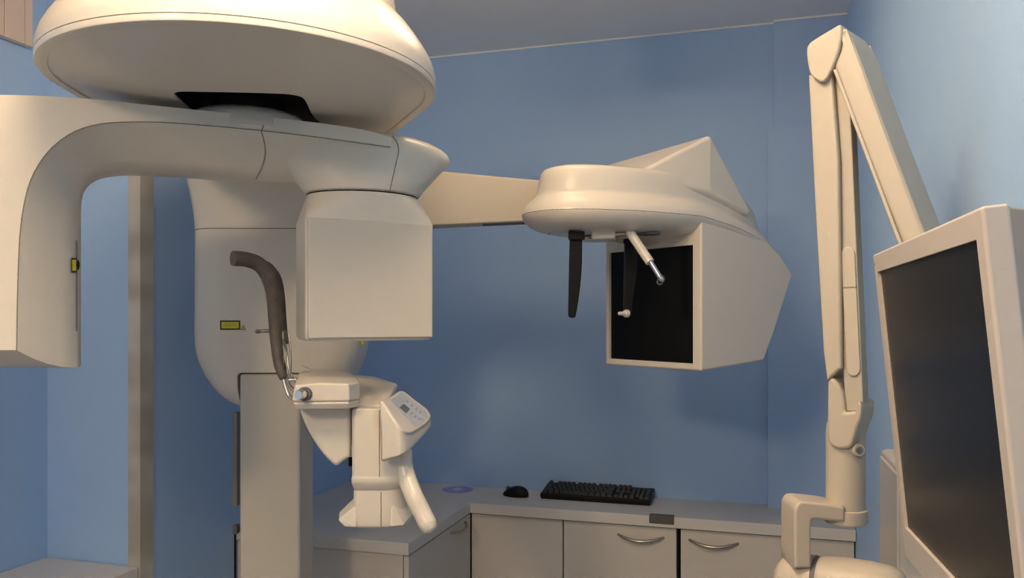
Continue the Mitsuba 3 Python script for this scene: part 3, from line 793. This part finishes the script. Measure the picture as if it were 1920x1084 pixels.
# ------------------------------------------------------------------ things on the counter
k = thing('keyboard', 'black computer keyboard lying on the worktop', 'keyboard')
KX0, KX1, KY0, KY1 = -.762, -.350, 2.905, 3.035
def kb(u, v, z):   # u to the right, v to the back, z above the sloping deck
    return np.array([KX0 + u, KY0 + v, WT + .010 + .14 * v + z])
KW, KDp = KX1 - KX0, KY1 - KY0
add(k + '__case', hull([kb(u, v, z) for u in (.004, KW - .004) for v in (.004, KDp - .004) for z in (0.0, .006)] + [np.array([KX0 + u, KY0 + v, WT + .004]) for u in (.006, KW - .006) for v in (.006, KDp - .006)], .004), 'black_plastic', 45)
pitch = KW * .97 / 22.6
def key_at(c, r, w=1.0):
    u0, v0 = KW * .015 + c * pitch, .007 + r * .0188
    w_ = w * pitch
    bot = [kb(u0 + a, v0 + b, .0095) for a in (.0008, w_ - .0008) for b in (.0008, .0178)]
    top_ = [kb(u0 + a, v0 + b, .0185) for a in (.0026, w_ - .0026) for b in (.0028, .0165)]
    add(k + '__key', hull(bot + top_), 'black_key', False)
rows = [[1.25, 1.25, 1.25, 6.25, 1.25, 1.25, 1.25, 1.25], [2.25] + [1] * 10 + [2.75], [1.75] + [1] * 11 + [2.25], [1.5] + [1] * 12 + [1.5], [1] * 13 + [2]]
for r, row in enumerate(rows):
    c = 0
    for w in row:
        key_at(c, r, w); c += w
    for c in ((15.25, 16.25, 17.25) if r in (0, 3, 4) else (16.25,) if r == 1 else ()):
        key_at(c, r)
    for c in (18.5, 19.5, 20.5, 21.5):
        if not (r == 0 and c == 19.5): key_at(c, r, 1)
for c in [0, 2, 3, 4, 5, 6.5, 7.5, 8.5, 9.5, 11, 12, 13, 14, 15.25, 16.25, 17.25]:
    key_at(c, 5.25)

k = thing('computer_mouse', 'black computer mouse left of the keyboard', 'computer mouse')
mc, md = np.array([-.862, 2.925]), np.array([math.cos(.25), -math.sin(.25)])
mn = np.array([-md[1], md[0]])
def mouse_ring(h, sc, n=40):
    out = []
    for q in np.arange(n) * 2 * np.pi / n:
        a, b = math.cos(q), math.sin(q)
        l = a * .054 * (sc ** .8); w = b * .031 * sc * (1 - .10 * a)
        z = h * (1.0 - .28 * (a * sc - .25) ** 2 - .20 * max(0, -a * sc))
        p = mc + md * l + mn * w
        out.append((p[0], p[1], WT + .0005 + z))
    return out
add(k + '__shell', loft([mouse_ring(h, s) for h, s in ((.0, .93), (.006, 1.0), (.014, .99), (.022, .94), (.029, .83), (.034, .66), (.037, .42), (.038, .15))]), 'black_plastic', 60)
wp = mc - md * .034
add(k + '__wheel', turned([(.003, -.004), (.008, -.004), (.008, .004), (.003, .004)], (wp[0], wp[1], WT + .026), (mn[0], mn[1], 0), 20), 'rubber_grey', 40)

k = thing('compact_disc', 'purple compact disc lying on the worktop by the wall', 'disc')
add(k, lathe([(.0075, 0), (.060, 0), (.060, .0012), (.0075, .0012), (.0075, 0)], lambda q, r, h: np.array([-1.113 + r * math.cos(q), 2.965 + r * math.sin(q), WT + .0004 + h]), 64), 'disc_purple', 30)
add(k + '__hub', lathe([(.0074, .0002), (.019, .0002), (.019, .0015), (.0074, .0015), (.0074, .0002)], lambda q, r, h: np.array([-1.113 + r * math.cos(q), 2.965 + r * math.sin(q), WT + .0004 + h]), 48), 'film', 30)

k = thing('edge_clip', 'small dark grey strap over the front edge of the worktop', 'strap')
add(k, from_manifold(to_manifold(box((-.338, 2.762, WT - .025), (-.254, 2.79, WT + .003), .0015))
                     - to_manifold(box((-.36, 2.7645, WB - .03), (-.24, 2.83, WT + .0004)))), 'strap_grey', 45)

k = thing('corner_cable', 'black cable trunk standing in the back left corner above the worktop', 'cable')
add(k, box((-1.578, 3.015, WT + .001), (-1.555, 3.045, WT + .36), .004), 'black_plastic', 45)

# ------------------------------------------------------------------ monitor
def survey(p): return cam(p[0], p[2], -p[1])
M_ = thing('flat_monitor', 'pale grey flat monitor with a dark blank screen on an arm at the right edge', 'monitor')
TL, TR, BL = survey((.436, -.054, .946)), survey((.342, -.057, .582)), survey((.464, .246, .937))
ex, ey = (TR - TL), (BL - TL)
sw, shh = np.linalg.norm(ex), np.linalg.norm(ey)
ex /= sw; ey -= ex * (ey @ ex); ey /= np.linalg.norm(ey)
ez = np.cross(ex, ey)
if ez @ (TL - np.array([0, 0, EYE])) < 0: ez = -ez
def mon(a, b, c): return TL + ex * a + ey * b + ez * c     # right, down, back
bl, br, bt, bb = .0140, .0150, .019, .036
fr = hull([mon(a, b, c) for a in (-bl, sw + br) for b in (-bt, shh + bb) for c in (-.0008, .012)], .003)
hole = hull([mon(a, b, c) for a in (0, sw) for b in (0, shh) for c in (-.03, .0055)])
add(M_ + '__bezel', from_manifold(to_manifold(fr) - to_manifold(hole)), 'pale_plastic', 40)
add(M_ + '__screen', hull([mon(a, b, c) for a in (.0003, sw - .0003) for b in (.0003, shh - .0003) for c in (.0, .0053)]), 'screen_glass', False)
add(M_ + '__back_shell', hull([mon(a, b, c) for a, b, c in [(-bl + .002, -bt + .002, .014), (sw + br - .002, -bt + .002, .014), (-bl + .002, shh + bb - .002, .014), (sw + br - .002, shh + bb - .002, .014), (.0, -.012, .04), (sw, -.012, .04), (.0, shh + .02, .04), (sw, shh + .02, .04)]], .003), 'side_plastic', 40)
add(M_ + '__badge', hull([mon(a, b, c) for a in (-.012, -.004) for b in (-.011, -.0085) for c in (-.0045, -.0036)]), 'side_plastic', False)
add(M_ + '__mount', hull([mon(sw * .5 + a, shh * .5 + b, c) for a in (-.05, .05) for b in (-.05, .05) for c in (.04, .055)], .002), 'cream', 40)

# ------------------------------------------------------------------ folding arm that carries the monitor
A_ = thing('monitor_arm', 'cream folding support arm with two long links and a swivel base carrying the monitor', 'monitor arm')
PH = math.radians(44)
fq, fm = np.array([math.cos(PH), -math.sin(PH)]), np.array([math.sin(PH), math.cos(PH)])   # along the fold plane, and behind it
F0 = np.array([(1555 - 960) / FOC * 1.16, 1.16])

def fold(s, w, h):
    return cam(F0[0] + fq[0] * s + fm[0] * w, F0[1] + fq[1] * s + fm[1] * w, h)

def fold_sh(px, py, w=0.0):
    kk = (px - 960) / FOC
    x0, z0 = F0[0] + fm[0] * w, F0[1] + fm[1] * w
    s = (kk * z0 - x0) / (fq[0] - kk * fq[1])
    return np.array([s, (595 - py) / FOC * (z0 + fq[1] * s)])

def fold_prism(pts, w0, depth, bevel, sharp=None, per=4, back=None):
    ring = curve([fold_sh(a, b, w0) for a, b in pts], per, closed=True, sharp=tuple(range(len(pts))) if sharp is None else sharp)
    return prism(ring, lambda s, w, h: fold(s, w0 + w, h), depth, bevel, back)

AW = .074
# lower link: cover side and channel
add(A_ + '__lower_link', fold_prism([(1515, 140), (1560, 140), (1572, 300), (1577, 690), (1550, 715), (1543, 660), (1528, 400)], 0, AW, .004), 'cream', 40)
add(A_ + '__lower_link__groove', fold_prism([(1559, 146), (1564, 146), (1575.5, 300), (1580.5, 690), (1577, 690), (1571, 300)], .006, AW - .014, .0005), 'seam_grey', 40)
add(A_ + '__lower_link__channel', fold_prism([(1562, 144), (1590, 144), (1597, 260), (1606, 470), (1614, 650), (1619, 770), (1586, 772), (1580, 690), (1574, 300)], .011, .022, .002), 'cream_channel', 40)
def pill(y0, y1, key, m, w, th):
    pts = []
    for sgn, yy in ((-1, y0), (1, y1)):
        xx = np.interp(yy, [470, 700], [1589, 1600])
        for q in np.linspace(-math.pi / 2, math.pi / 2, 9):
            pts.append((xx + sgn * -13 * math.sin(q), yy + sgn * 14 * math.cos(q)))
    add(key, fold_prism(pts, w - th, th + .003, .0015, sharp=(), per=1), m, 40)
pill(477, 692, A_ + '__lower_link__grip_cover', 'cream', .011, .003)
add(A_ + '__lower_link__grip_seam', fold_prism([(1578, 538), (1605, 537), (1605, 539.5), (1578, 540.5)], .0072, .003, .0002), 'seam_grey', False)
# joint cap
cap = [(1512, 92), (1520, 78), (1572, 46), (1577, 47), (1578, 62), (1573, 90), (1562, 122), (1551, 145), (1543, 153), (1534, 152), (1520, 140), (1514, 120)]
add(A_ + '__joint_cap', fold_prism(cap, -.010, .034, .003, sharp=(2,)), 'cream', 40)
add(A_ + '__joint_core', fold_prism([(1545, 100), (1575, 90), (1572, 130), (1556, 136)], .004, AW - .008, .002), 'dark_gap', 40)
# upper link
ul = [(1573, 49), (1628, 60), (1640, 80), (1745, 470), (1700, 490), (1686, 462), (1562, 128)]
ulL = [(1575, 49), (1596, 54), (1702, 470), (1688, 470), (1563, 130), (1574, 100)]
uf = [(1577, 48), (1600, 49), (1640, 150), (1735, 440), (1745, 475), (1690, 475), (1562, 128), (1573, 95)]
add(A_ + '__upper_link', fold_prism([(1577, 47), (1601, 84), (1655, 232), (1734, 440), (1746, 475), (1697, 475), (1563, 128), (1574, 92)], -.006, AW + .022, .008, sharp=(0, 4, 5), back=.006), 'cream', 40)
add(A_ + '__upper_link__edge_rail', fold_prism([(1561, 131), (1568, 128), (1700, 480), (1692, 480)], -.0075, AW, .002), 'cream', 40)
# lower knuckle, post and bracket
pq = fold_sh(1585.5, 850, AW / 2)
def post_at(r, py): return [fold(pq[0] + r * math.cos(q), AW / 2 + r * math.sin(q), fold_sh(1586, py, AW / 2)[1]) for q in np.arange(48) * np.pi / 24]
add(A_ + '__post', loft([post_at(r, y) for r, y in ((.026, 954), (.0275, 951), (.0275, 850), (.0275, 812), (.0262, 796), (.022, 786))]), 'cream', 40)
kn_pts = [(1550, 800), (1551, 714), (1559, 708), (1571, 720), (1581, 745), (1584, 773), (1607, 771), (1608, 756), (1612, 753), (1616, 766), (1614, 785), (1607, 803), (1600, 826), (1592, 840), (1570, 842), (1553, 830)]
add(A_ + '__knuckle', fold_prism(kn_pts, .003, .050, .005, sharp=(0, 1, 5, 6)), 'cream', 40)
pc = fold(pq[0], AW / 2, fold_sh(1602, 839, AW / 2)[1])
te = np.array([0, 0, pc[2]]) - pc; te /= np.linalg.norm(te)
rt = np.cross(te, [0, 0, -1.0])
bdir = te * .85 + rt * .52
bn = pc + bdir * .0275
add(A_ + '__release_button', turned([(.0005, -.012), (.0105, -.012), (.0095, .006), (.0085, .008), (.006, .008), (.0005, .0075)], bn, bdir, 24), 'cream', 40)
add(A_ + '__release_button__insert', turned([(.006, 0), (.006, .0082), (.0048, .0090), (.0003, .0092)], bn, bdir, 20), 'brushed', 40)
zb = 1.17
br_ = [(1622, 956), (1622, 975), (1612, 980), (1549, 979), (1549, 1062), (1490, 1062), (1491, 955), (1497, 944), (1508, 938), (1545, 938), (1610, 951)]
def flatpt(Z): return lambda s, w, h: cam(s, Z + w, h)
ring = curve([((a - 960) / FOC * 1.155, (595 - b) / FOC * 1.155) for a, b in [(1490, 1066), (1490, 960), (1495, 946), (1506, 941), (1560, 943), (1621, 950), (1621, 976), (1560, 977), (1523, 974), (1521, 1066)]], 4, closed=True, sharp=(0, 5, 6, 8, 9))
pcx, pcz = F0 + fq * pq[0] + fm * AW / 2              # post axis in the survey frame
zf = pcz - .030
ring = curve([((a - 960) / FOC * zf, (595 - b) / FOC * zf) for a, b in [(1490, 1066), (1490, 960), (1495, 946), (1506, 941), (1550, 945), (1585, 951), (1585, 979), (1560, 978), (1526, 974), (1522, 982), (1521, 1066)]], 4, closed=True, sharp=(0, 5, 6, 10))
add(A_ + '__bracket', prism(ring, lambda s, w, h: cam(s, zf + w, h), .060, .004), 'cream', 40)
dz = fold_sh(1586, 965, AW / 2)[1]
add(A_ + '__bracket_disc', turned([(.0005, -.0115), (.0285, -.0115), (.0305, -.009), (.0305, .009), (.0285, .0105), (.0005, .0105)], cam(pcx, pcz, dz), (0, 0, 1), 48), 'cream', 40)
hub = V(1524, 1096, pcz)
ax_ = cam(.80, -.58, .06) - cam(0, 0, 0)
add(A_ + '__swivel_hub', turned([(.0005, -.055), (.022, -.052), (.036, -.040), (.042, -.020), (.0425, .0), (.0425, .006)], hub, ax_, 40), 'cream', 40)
add(A_ + '__swivel_ring', turned([(.0405, .004), (.041, .004), (.041, .014), (.0405, .014)], hub, ax_, 40), 'rubber_grey', 40)
add(A_ + '__swivel_body', turned([(.0005, .013), (.0425, .013), (.0445, .018), (.0445, .05), (.043, .08), (.040, .105), (.034, .120), (.022, .128), (.0005, .131)], hub, ax_, 40), 'cream', 40)
add(A_ + '__floor_pole', turned([(.03, 0), (.03, 1.02)], cam((1540 - 960) / FOC * 1.17, 1.17, -EYE + .03), (0, 0, 1), 32), 'cream', 40)
add(A_ + '__floor_foot', turned([(.0005, 0), (.13, 0), (.13, .02), (.11, .032), (.0005, .034)], cam((1540 - 960) / FOC * 1.17, 1.17, -EYE), (0, 0, 1), 48), 'cream', 40)
# link to the monitor's back
end = (fold(*(lambda a: (a[0], AW / 2, a[1]))(fold_sh(1716, 470))))
mb = mon(sw * .5, shh * .5, .0725)
add(A_ + '__monitor_link', tube(np.array([end, end * .4 + mb * .6 + np.array([.01, 0, 0]), mb]), .018, 16), 'cream', 50)

# ------------------------------------------------------------------ white unit behind the monitor
k = thing('equipment_cabinet', 'white glossy equipment cabinet hung on the right wall, half hidden by the monitor', 'equipment cabinet')
add(k + '__body', box((.237, 1.465, .3), (.319, 1.680, EYE - .252), .010), 'unit_white', 40)
add(k + '__side_panel', box((.2335, 1.475, .4), (.240, 1.670, EYE - .265), .003), 'unit_white', 40)
add(k + '__upright', box((.262, 1.655, EYE - .265), (.276, 1.68, EYE - .205), .003), 'unit_white', 40)
